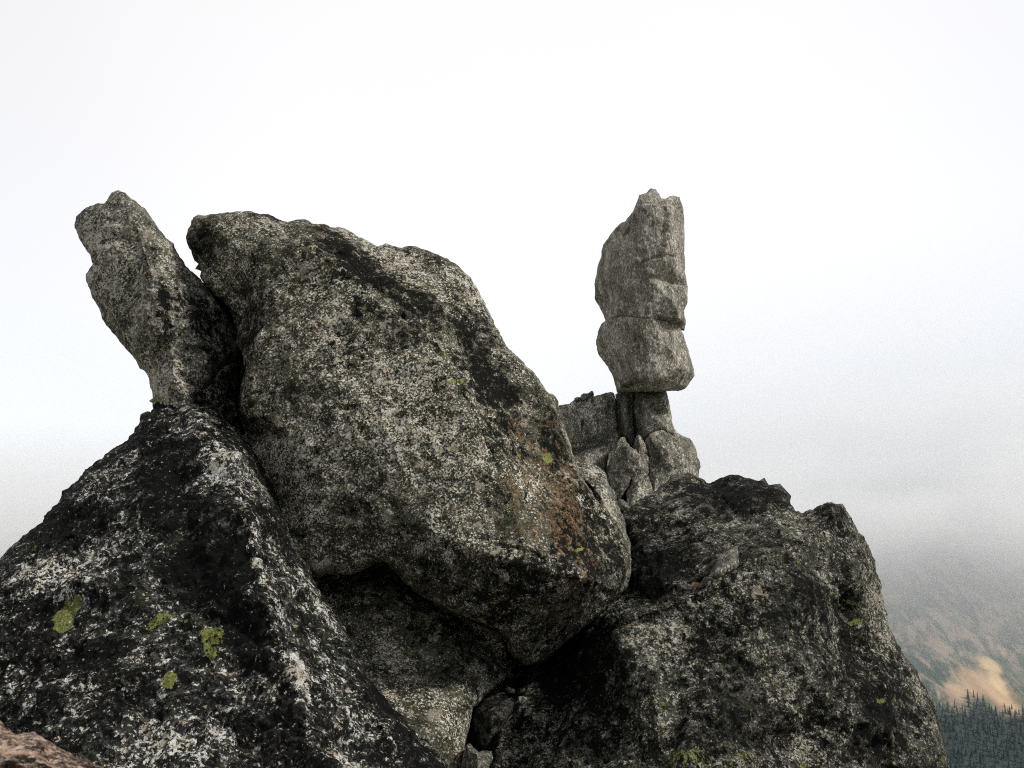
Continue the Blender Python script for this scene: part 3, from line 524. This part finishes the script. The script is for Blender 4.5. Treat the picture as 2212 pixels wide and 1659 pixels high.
rock('leaning_flake', 'dark flake on edge at the pillar foot, left of the deep crack', 'rock',
     [(1331,972),(1334,958),(1340,945),(1350,942),(1354,953),(1363,964),(1377,974),(1380,990),(1374,1012),(1366,1030),(1357,1048),(1348,1066),(1340,1078),(1328,1073),(1318,1052),(1311,1034),(1312,1012),(1320,990)],
     [(1340,945,12.66),(1350,942,12.7),(1377,974,12.6),(1350,958,12.46),(1374,990,12.42),(1366,1030,12.40),(1345,1070,12.34),(1325,1070,12.40),(1311,1030,12.52),(1331,972,12.52),(1336,1020,12.40),(1322,1020,12.44),(1355,1000,12.42)],
     M_base, thick=.35, rnd_u=3, rnd_m=.03, seed=26.6, fac=(3, .06), amp=(.01, .012, .006), s=2.6, jit=3.2, sm=1, masks=[('pale',1344,948,6,6,0,.5),('tan',1340,1040,20,40,0,.4)])
rock('spiked_block', 'pale-edged block with a small spike on top, right of the deep crack', 'rock',
     [(1364,966),(1369,955),(1374,943),(1381,938),(1388,944),(1392,958),(1397,972),(1402,995),(1404,1020),(1410,1060),(1420,1100),(1440,1400),(1340,1400),(1345,1120),(1352,1085),(1353,1062),(1360,1040),(1370,1016),(1378,990),(1376,975)],
     [(1379,939,12.75),(1366,960,12.8),(1391,958,12.75),(1404,1020,12.6),(1353,1065,12.42),(1378,990,12.5),(1384,965,12.58),(1390,1020,12.42),(1380,1060,12.32),(1366,1045,12.36),(1365,1090,12.2),(1410,1070,12.3),(1390,1400,11.5),(1376,1030,12.38)],
     M_base, thick=.8, rnd_u=3, rnd_m=.03, seed=27.1, fac=(3, .07), amp=(.012, .014, .006), s=2.6, jit=3.2, sm=1,
     grooves=[([(1372,1030),(1385,1022),(1402,1024)], 3, .03)], masks=[('pale',1383,1050,16,22,0,.5),('pale',1380,948,5,9,0,.7),('tan',1395,1000,8,30,0,.5)])
rock('foot_block', 'broad rough block at the foot of the pillar, directly under the shaft', 'rock',
     [(1388,980),(1392,962),(1396,948),(1402,938),(1408,933),(1415,930),(1424,928),(1433,927),(1441,932),(1450,938),(1458,944),(1466,946),(1466,970),(1468,1010),(1475,1060),(1490,1400),(1380,1400),(1395,1060),(1396,1010)],
     [(1388,980,12.9),(1402,938,12.95),(1433,927,13.0),(1462,944,13.0),(1468,1010,12.8),(1490,1400,12.0),(1380,1400,12.0),(1410,960,12.72),(1445,950,12.72),(1440,1000,12.5),(1415,1030,12.45),(1460,1060,12.55)],
     M_base, thick=.9, rnd_u=4, rnd_m=.04, seed=28.1, fac=(2.6, .09), amp=(.015, .016, .006), s=2.6, jit=2.6, sm=1,
     grooves=[([(1400,1010),(1425,990),(1450,985)], 5, .04), ([(1405,945),(1430,935),(1450,945)], 3, .03)],
     masks=[('pale',1435,955,28,14,10,.5),('dark',1420,1000,30,14,-20,.6),('pale',1428,985,10,30,0,.3)])
rock('rear_block', 'rounded grey block behind the foot of the pillar, its right edge against the sky', 'rock',
     [(1446,930),(1452,925),(1457,926),(1464,935),(1472,940),(1480,943),(1490,947),(1496,955),(1501,964),(1504,974),(1506,985),(1511,996),(1514,1008),(1510,1016),(1509,1029),(1515,1060),(1540,1400),(1440,1400),(1440,1000)],
     [(1446,930,13.4),(1457,926,13.4),(1490,947,13.4),(1506,979,13.35),(1514,1008,13.3),(1540,1400,12.6),(1440,1400,12.4),(1455,960,13.1),(1478,975,12.95),(1466,1000,12.8),(1490,1020,12.9),(1490,980,13.1)],
     M_base, thick=.9, rnd_u=5, rnd_m=.06, seed=29.3, fac=(2.4, .07), amp=(.02, .012, .004), **TS, masks=[('pale',1462,985,10,40,0,.7),('tan',1495,980,14,30,0,.5)])
rock('small_stone', 'small dark stone lying in the cleft at the foot of the pillar', 'stone',
     [(1332,1082),(1338,1076),(1346,1079),(1356,1088),(1361,1096),(1354,1104),(1344,1102),(1336,1094)],
     [(1332,1082,11.2),(1346,1079,11.2),(1361,1096,11.1),(1344,1102,11.1),(1346,1090,11.0)], M_base, thick=.2, rnd_u=5, rnd_m=.05, seed=30.3, fac=(3, .01), amp=(.008, .004, 0), s=2.4, jit=.8)
for i, (pts, lab) in enumerate([([(1240,865),(1241,860),(1245,858),(1250,857),(1254,859),(1255,864),(1250,867),(1243,868)], 'leftmost small stone on the top edge of the upright block'),
            ([(1252,862),(1255,854),(1260,850),(1268,850),(1274,850),(1283,851),(1283,855),(1275,861),(1266,865),(1256,866)], 'largest of the small stones on the top edge of the upright block'),
            ([(1266,851),(1272,848),(1277,844),(1281,845),(1283,850),(1280,853),(1270,854)], 'small pale stone lying on top of another stone, left of the pillar')]):
    c = np.mean(pts, 0); d0 = 12.98
    rock('small_stone', lab, 'stone', pts, [(*p, d0 + .03) for p in pts] + [(c[0], c[1], d0 - .04)], M_base, thick=.12, rnd_u=4, rnd_m=.04, s=1.8, jit=.5,
         seed=31 + i, fac=(3, 0), amp=(.004, .004, 0), group='small stones on the upright block')

# ------------------------------------------------------------------ terrain
def grid_mesh(name, X, Y, Z, mat):
    ny, nx = X.shape
    V = np.column_stack([X.ravel(), Y.ravel(), Z.ravel()])
    i = np.arange(ny * nx).reshape(ny, nx)
    Fq = np.column_stack([i[:-1, :-1].ravel(), i[:-1, 1:].ravel(), i[1:, 1:].ravel(), i[1:, :-1].ravel()])
    me = bpy.data.meshes.new(name); me.from_pydata(V.tolist(), [], Fq.tolist())
    me.polygons.foreach_set('use_smooth', np.ones(len(me.polygons), bool)); me.materials.append(mat)
    o = bpy.data.objects.new(name, me); COL.objects.link(o); return o

def ridge_h(x, y):
    a = np.array([-1.0, -7.0]); b = np.array([2.0, 16.0]); ab = b - a
    t = np.clip(((x - a[0]) * ab[0] + (y - a[1]) * ab[1]) / (ab ** 2).sum(), 0, 1)
    d = np.hypot(x - a[0] - t * ab[0], y - a[1] - t * ab[1])
    return d

M_ground = rock_material('mountain_ground_rock', scale=.7, pale_amt=.4, black_amt=.5, seed=71)
rr = np.concatenate([np.linspace(0, 26, 70), np.geomspace(27, 12000, 90)]); aa = np.linspace(-math.pi, math.pi, 181)
RR, AA = np.meshgrid(rr, aa, indexing='ij')
GX = RR * np.sin(AA); GY = RR * np.cos(AA) + 4
GD = ridge_h(GX, GY)
GZ = -np.where(GD > 1.3, (GD - 1.3) * .78, 0)
nz = np.array([noise.fractal(Vector((x * .35, y * .35, 0)), .8, 2, 4) for x, y in zip(GX.ravel(), GY.ravel())]).reshape(GX.shape)
nz2 = np.array([noise.fractal(Vector((x * .02, y * .02, 5)), .8, 2, 4) for x, y in zip(GX.ravel(), GY.ravel())]).reshape(GX.shape)
GZ = GZ + nz * .15 + nz2 * np.clip((GD - 5) * .12, 0, 14)
GZ = np.maximum(GZ, -345 + nz2 * 4)
g = grid_mesh('ground', GX, GY, GZ, M_ground); tag(g, kind='structure')

def hill_z(x, y):
    yy = y - .10 * x
    base = -345 + 30 * np.clip((yy - 950) / 300, 0, 1) + np.clip(yy - 1250, 0, 700) * .52
    return base
def hill_noise(x, y):
    return 14 * noise.fractal(Vector((x * .003, y * .003, 2)), .9, 2, 5) + 7 * noise.ridged_multi_fractal(Vector((x * .010 + y * .002, y * .004, 3)), .9, 2, 4, 1, 2)
xs = np.linspace(-2600, 3200, 330); ys = np.linspace(900, 3000, 190)
HX, HY = np.meshgrid(xs, ys)
HN = np.array([hill_noise(x, y) for x, y in zip(HX.ravel(), HY.ravel())]).reshape(HX.shape)
HZ = hill_z(HX, HY) + HN - 8

mh = bpy.data.materials.new('hillside_meadow'); mh.use_nodes = True
t = NT(mh.node_tree)
co = t.n('ShaderNodeTexCoord').outputs['Object']
mp = t.n('ShaderNodeMapping', ins={'Vector': co, 'Scale': (1.6, .55, .8), 'Rotation': (0, 0, R(24))}).outputs[0]
n1 = t.noise(mp, .026, 7, .72, .3); n2 = t.noise(co, .004, 4, .6)
cc = t.mix(t.step(n1, .42, .60), (.018, .045, .036), (.26, .20, .15))
cc = t.mix(t.step(n2, .5, .66), cc, (.06, .09, .05))
# patch of sunlight painted as golden base colour (extent is a vertex mask), brightest at its head
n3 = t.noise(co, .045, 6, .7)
gm = t.attr('sun_patch'); gs = t.attr('sun_patch_core')
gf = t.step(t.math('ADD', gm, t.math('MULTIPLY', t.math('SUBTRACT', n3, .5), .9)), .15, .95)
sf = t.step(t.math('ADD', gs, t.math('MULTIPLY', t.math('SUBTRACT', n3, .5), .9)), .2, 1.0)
# darker forest floor below the trees
cc = t.mix(t.attr('forest_floor'), cc, (.022, .034, .030))
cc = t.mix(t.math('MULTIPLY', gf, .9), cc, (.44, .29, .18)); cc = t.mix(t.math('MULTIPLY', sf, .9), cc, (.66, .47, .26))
bsd = t.n('ShaderNodeBsdfPrincipled', ins={'Base Color': cc, 'Roughness': .95, 'Specular IOR Level': .1})
out = t.n('ShaderNodeOutputMaterial'); t.l(bsd.outputs[0], out.inputs[0])

def hit(u, v):
    a = (u - W_ / 2) / F; b = -(v - H_ / 2) / F
    d = FWD + a * RT + b * UP
    lo, hi = 900.0, 4000.0
    for _ in range(50):
        m = (lo + hi) / 2; p = CAM + d / d[1] * m
        z = float(hill_z(p[0], p[1])) - 8
        if p[2] > z: lo = m
        else: hi = m
    return CAM + d / d[1] * lo

xs = np.unique(np.concatenate([np.linspace(-2600, 3200, 150), np.linspace(450, 1300, 150)]))
ys = np.unique(np.concatenate([np.linspace(900, 3000, 90), np.linspace(1350, 1950, 110)]))
HX, HY = np.meshgrid(xs, ys)
HN = np.array([hill_noise(x, y) for x, y in zip(HX.ravel(), HY.ravel())]).reshape(HX.shape)
HZ = hill_z(HX, HY) + HN - 8
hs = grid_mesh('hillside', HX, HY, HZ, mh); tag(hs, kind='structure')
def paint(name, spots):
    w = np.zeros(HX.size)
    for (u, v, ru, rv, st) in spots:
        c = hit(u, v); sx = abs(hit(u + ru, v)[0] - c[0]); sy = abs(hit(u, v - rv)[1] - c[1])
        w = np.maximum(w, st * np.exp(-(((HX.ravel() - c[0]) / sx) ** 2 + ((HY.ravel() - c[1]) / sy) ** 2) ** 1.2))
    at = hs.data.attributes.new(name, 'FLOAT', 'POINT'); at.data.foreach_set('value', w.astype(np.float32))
paint('sun_patch', [(2072, 1502, 30, 22, .85), (2110, 1480, 40, 32, 1.0), (2150, 1495, 36, 42, 1.1), (2180, 1520, 22, 26, .9)])
paint('sun_patch_core', [(2138, 1446, 26, 22, 1.0), (2154, 1476, 18, 26, .9), (2122, 1436, 30, 26, .55), (2165, 1415, 10, 14, .6)])  # brightest core of the painted sunlight

# conifer forest on the lower slope
mt = bpy.data.materials.new('conifer_foliage'); mt.use_nodes = True
t = NT(mt.node_tree)
co = t.n('ShaderNodeTexCoord').outputs['Object']
cc = t.mix(t.step(t.noise(co, .03, 5, .7), .35, .65), (.006, .026, .032), (.018, .048, .054))  # bluish haze over the dark green is mixed into this teal
bsd = t.n('ShaderNodeBsdfPrincipled', ins={'Base Color': cc, 'Roughness': .9, 'Specular IOR Level': .1})
out = t.n('ShaderNodeOutputMaterial'); t.l(bsd.outputs[0], out.inputs[0])
tv, tf = [], []
def conifer(x, y, z, h):
    r = h * random.uniform(.15, .22); tiers = 4; k = 7
    for i in range(tiers):
        z0 = z + h * (.06 + .22 * i); z1 = z + h * min(1.0, .42 + .20 * i); rr_ = r * (1 - .21 * i)
        b = len(tv); a0 = random.random() * 6
        for j in range(k):
            w = rr_ * random.uniform(.72, 1.15); an = a0 + j * 2 * math.pi / k
            tv.append((x + w * math.cos(an), y + w * math.sin(an), z0 + random.uniform(-.03, .03) * h))
        tv.append((x, y, z1))
        for j in range(k): tf.append((b + j, b + (j + 1) % k, b + k))
        tf.append(tuple(range(b + k - 1, b - 1, -1)))
tl = {}
for u in range(1000, 2600, 20): 
    p = hit(u, 1532 + 10 * noise.noise(Vector((u * .018, 0, 4))) + (-24 if 2088 < u < 2128 else 0)); tl[u] = (p[0], p[1])
tx = np.array([tl[u][0] for u in sorted(tl)]); ty = np.array([tl[u][1] for u in sorted(tl)])
sp = 10.0
for yi in range(0, 78):
    for xi in range(0, 150):
        x = 150 + xi * sp + random.uniform(-5, 5); y = 1180 + yi * sp * .8 + random.uniform(-4, 4)
        lim = np.interp(x, tx, ty)
        if y > lim + 4: continue
        if x < 480 and random.random() < .5: continue
        z = float(hill_z(x, y)) + hill_noise(x, y) - 9
        conifer(x, y, z, random.uniform(7, 17))
lw = np.clip((np.interp(HX.ravel(), tx, ty) + 6 - HY.ravel()) / 25, 0, 1)
at = hs.data.attributes.new('forest_floor', 'FLOAT', 'POINT'); at.data.foreach_set('value', lw.astype(np.float32))
# scattered clumps above the tree line
for _ in range(0):
    x = random.uniform(500, 1350); y = random.uniform(1420, 1950)
    if noise.noise(Vector((x * .012, y * .004, 9))) < .05 or y < np.interp(x, tx, ty) + 5: continue
    z = float(hill_z(x, y)) + hill_noise(x, y) - 9
    conifer(x, y, z, random.uniform(9, 17))
me = bpy.data.meshes.new('forest'); me.from_pydata(tv, [], tf); me.materials.append(mt)
fo = bpy.data.objects.new('forest', me); COL.objects.link(fo); tag(fo, 'dark conifer forest on the far slope at the lower right, tree tops jagged against a golden sunlit patch', 'forest', kind='stuff')

# ------------------------------------------------------------------ cloud bank lying on the far slope
def cloud_half(az, el):
    """half thickness in metres of the cloud bank, by bearing and elevation in degrees"""
    k = np.interp(el, [-14.0, -13.0, -8.0, -7.0, -5.8, -4.4, -2.6, -.6, 1.6, 4.0, 6.5, 10.0, 14.0, 18.0], [0, .010, .014, .038, .08, .15, .28, .62, .95, .78, .42, .17, .04, 0])
    return 420 * k
az = np.linspace(-75, 80, 156); el = np.concatenate([np.linspace(-14, 4, 80), np.linspace(4.6, 18, 28)])
AZ, EL = np.meshgrid(az, el)
half = cloud_half(AZ, EL)
nn = np.array([noise.fractal(Vector((a * .10, e * .22, 1.5)), .8, 2, 4) for a, e in zip(AZ.ravel(), EL.ravel())]).reshape(AZ.shape)
half = half * np.clip(1 + .35 * nn, .5, 1.6)
edge = np.minimum(1, np.minimum(AZ + 75, 80 - AZ) / 12) * np.interp(AZ, [-10, 5, 14, 22], [.16, .3, .7, 1]); half = half * (edge + (1 - np.interp(AZ, [-10, 5, 14, 22], [.16, .3, .7, 1])) * np.interp(EL, [-2, 3, 7], [1, .9, 0]) * np.minimum(1, np.minimum(AZ + 75, 80 - AZ) / 12))
DC = 1020.0
def sph(D): 
    a = np.radians(AZ); e = np.radians(EL)
    return np.column_stack([(D * np.sin(a)).ravel(), (D * np.cos(a)).ravel(), (1.6 + D * np.tan(e)).ravel()])
Vf = sph(DC - half); Vb = sph(DC + half + .5)
ny, nx = AZ.shape; ii = np.arange(ny * nx).reshape(ny, nx); N0 = ny * nx
q = np.column_stack([ii[:-1, :-1].ravel(), ii[:-1, 1:].ravel(), ii[1:, 1:].ravel(), ii[1:, :-1].ravel()])
faces = q.tolist() + (q[:, ::-1] + N0).tolist()
loop = list(ii[0, :]) + list(ii[1:, -1]) + list(ii[-1, -2::-1]) + list(ii[-2:0:-1, 0])
for k in range(len(loop)):
    a, b = loop[k], loop[(k + 1) % len(loop)]
    faces.append([int(b), int(a), int(a + N0), int(b + N0)])
me = bpy.data.meshes.new('mist'); me.from_pydata(np.vstack([Vf, Vb]).tolist(), [], faces)
mm = bpy.data.materials.new('mist'); mm.use_nodes = True
t = NT(mm.node_tree)
pv = t.n('ShaderNodeVolumePrincipled', ins={'Color': (.88, .892, .91, 1), 'Density': .0062, 'Anisotropy': .15})
out = t.n('ShaderNodeOutputMaterial'); t.l(pv.outputs[0], out.inputs['Volume'])
me.materials.append(mm)
mo = bpy.data.objects.new('mist', me); COL.objects.link(mo); tag(mo, 'bank of white mist hiding the upper part of the far hillside', 'mist', kind='stuff')

# ------------------------------------------------------------------ light
SUN_EL, SUN_AZ = R(44), R(101)        # bearing clockwise from +Y (view direction)
w = bpy.data.worlds.new('World'); SC.world = w; w.use_nodes = True
t = NT(w.node_tree)
sky = t.n('ShaderNodeTexSky', sky_type='NISHITA', sun_disc=False, sun_elevation=SUN_EL, sun_rotation=SUN_AZ, altitude=2000.0, air_density=1.0, dust_density=.4)
bg1 = t.n('ShaderNodeBackground', ins={'Color': sky.outputs[0], 'Strength': .05})
# cloud cover: a bright overcast, darker towards the horizon
cd = t.n('ShaderNodeTexCoord').outputs['Generated']
sx = t.n('ShaderNodeSeparateXYZ', ins={0: cd})
gz = t.step(sx.outputs[2], -.15, .34)
side = t.step(sx.outputs[0], -.10, .42)
glow = t.n('ShaderNodeVectorMath', operation='DOT_PRODUCT', ins={0: cd, 1: (.04, .93, .36)}).outputs['Value']
gl = t.step(glow, .86, .99)
cn = t.noise(cd, 2.4, 4, .5)
lev = t.math('ADD', .862, t.math('MULTIPLY', gl, .09))
lev = t.math('ADD', lev, t.math('MULTIPLY', t.math('SUBTRACT', cn, .5), .05))
low = t.math('MULTIPLY', t.math('SUBTRACT', 1.0, gz), t.math('MULTIPLY_ADD', side, .40, .06))
lev = t.math('SUBTRACT', lev, low)
lev = t.math('MULTIPLY', lev, t.step(sx.outputs[1], -.5, .2, .74, 1.0))
bg2 = t.n('ShaderNodeBackground', ins={'Color': (1.0, .962, .91, 1), 'Strength': lev})
ad = t.n('ShaderNodeAddShader'); t.l(bg1.outputs[0], ad.inputs[0]); t.l(bg2.outputs[0], ad.inputs[1])
out = t.n('ShaderNodeOutputWorld'); t.l(ad.outputs[0], out.inputs[0])
sd = bpy.data.lights.new('sun', 'SUN'); sd.energy = 4.2; sd.angle = R(5); sd.color = (1.0, .955, .88)
so = bpy.data.objects.new('sun', sd); COL.objects.link(so)
sdir = Vector((math.sin(SUN_AZ) * math.cos(SUN_EL), math.cos(SUN_AZ) * math.cos(SUN_EL), math.sin(SUN_EL)))
so.rotation_euler = sdir.to_track_quat('Z', 'Y').to_euler(); so.location = (5, -5, 12)

vs = SC.view_settings; vs.view_transform = 'Standard'; vs.look = 'None'; vs.exposure = 0.0; vs.gamma = 1.0; vs.use_curve_mapping = False
SC.render.engine = 'CYCLES'
SC.cycles.use_denoising = False; SC.cycles.denoising_prefilter = 'ACCURATE'; SC.cycles.denoising_input_passes = 'RGB_ALBEDO_NORMAL'
SC.cycles.filter_width = 1.1
SC.cycles.volume_bounces = 4; SC.cycles.max_bounces = 8; SC.cycles.diffuse_bounces = 2
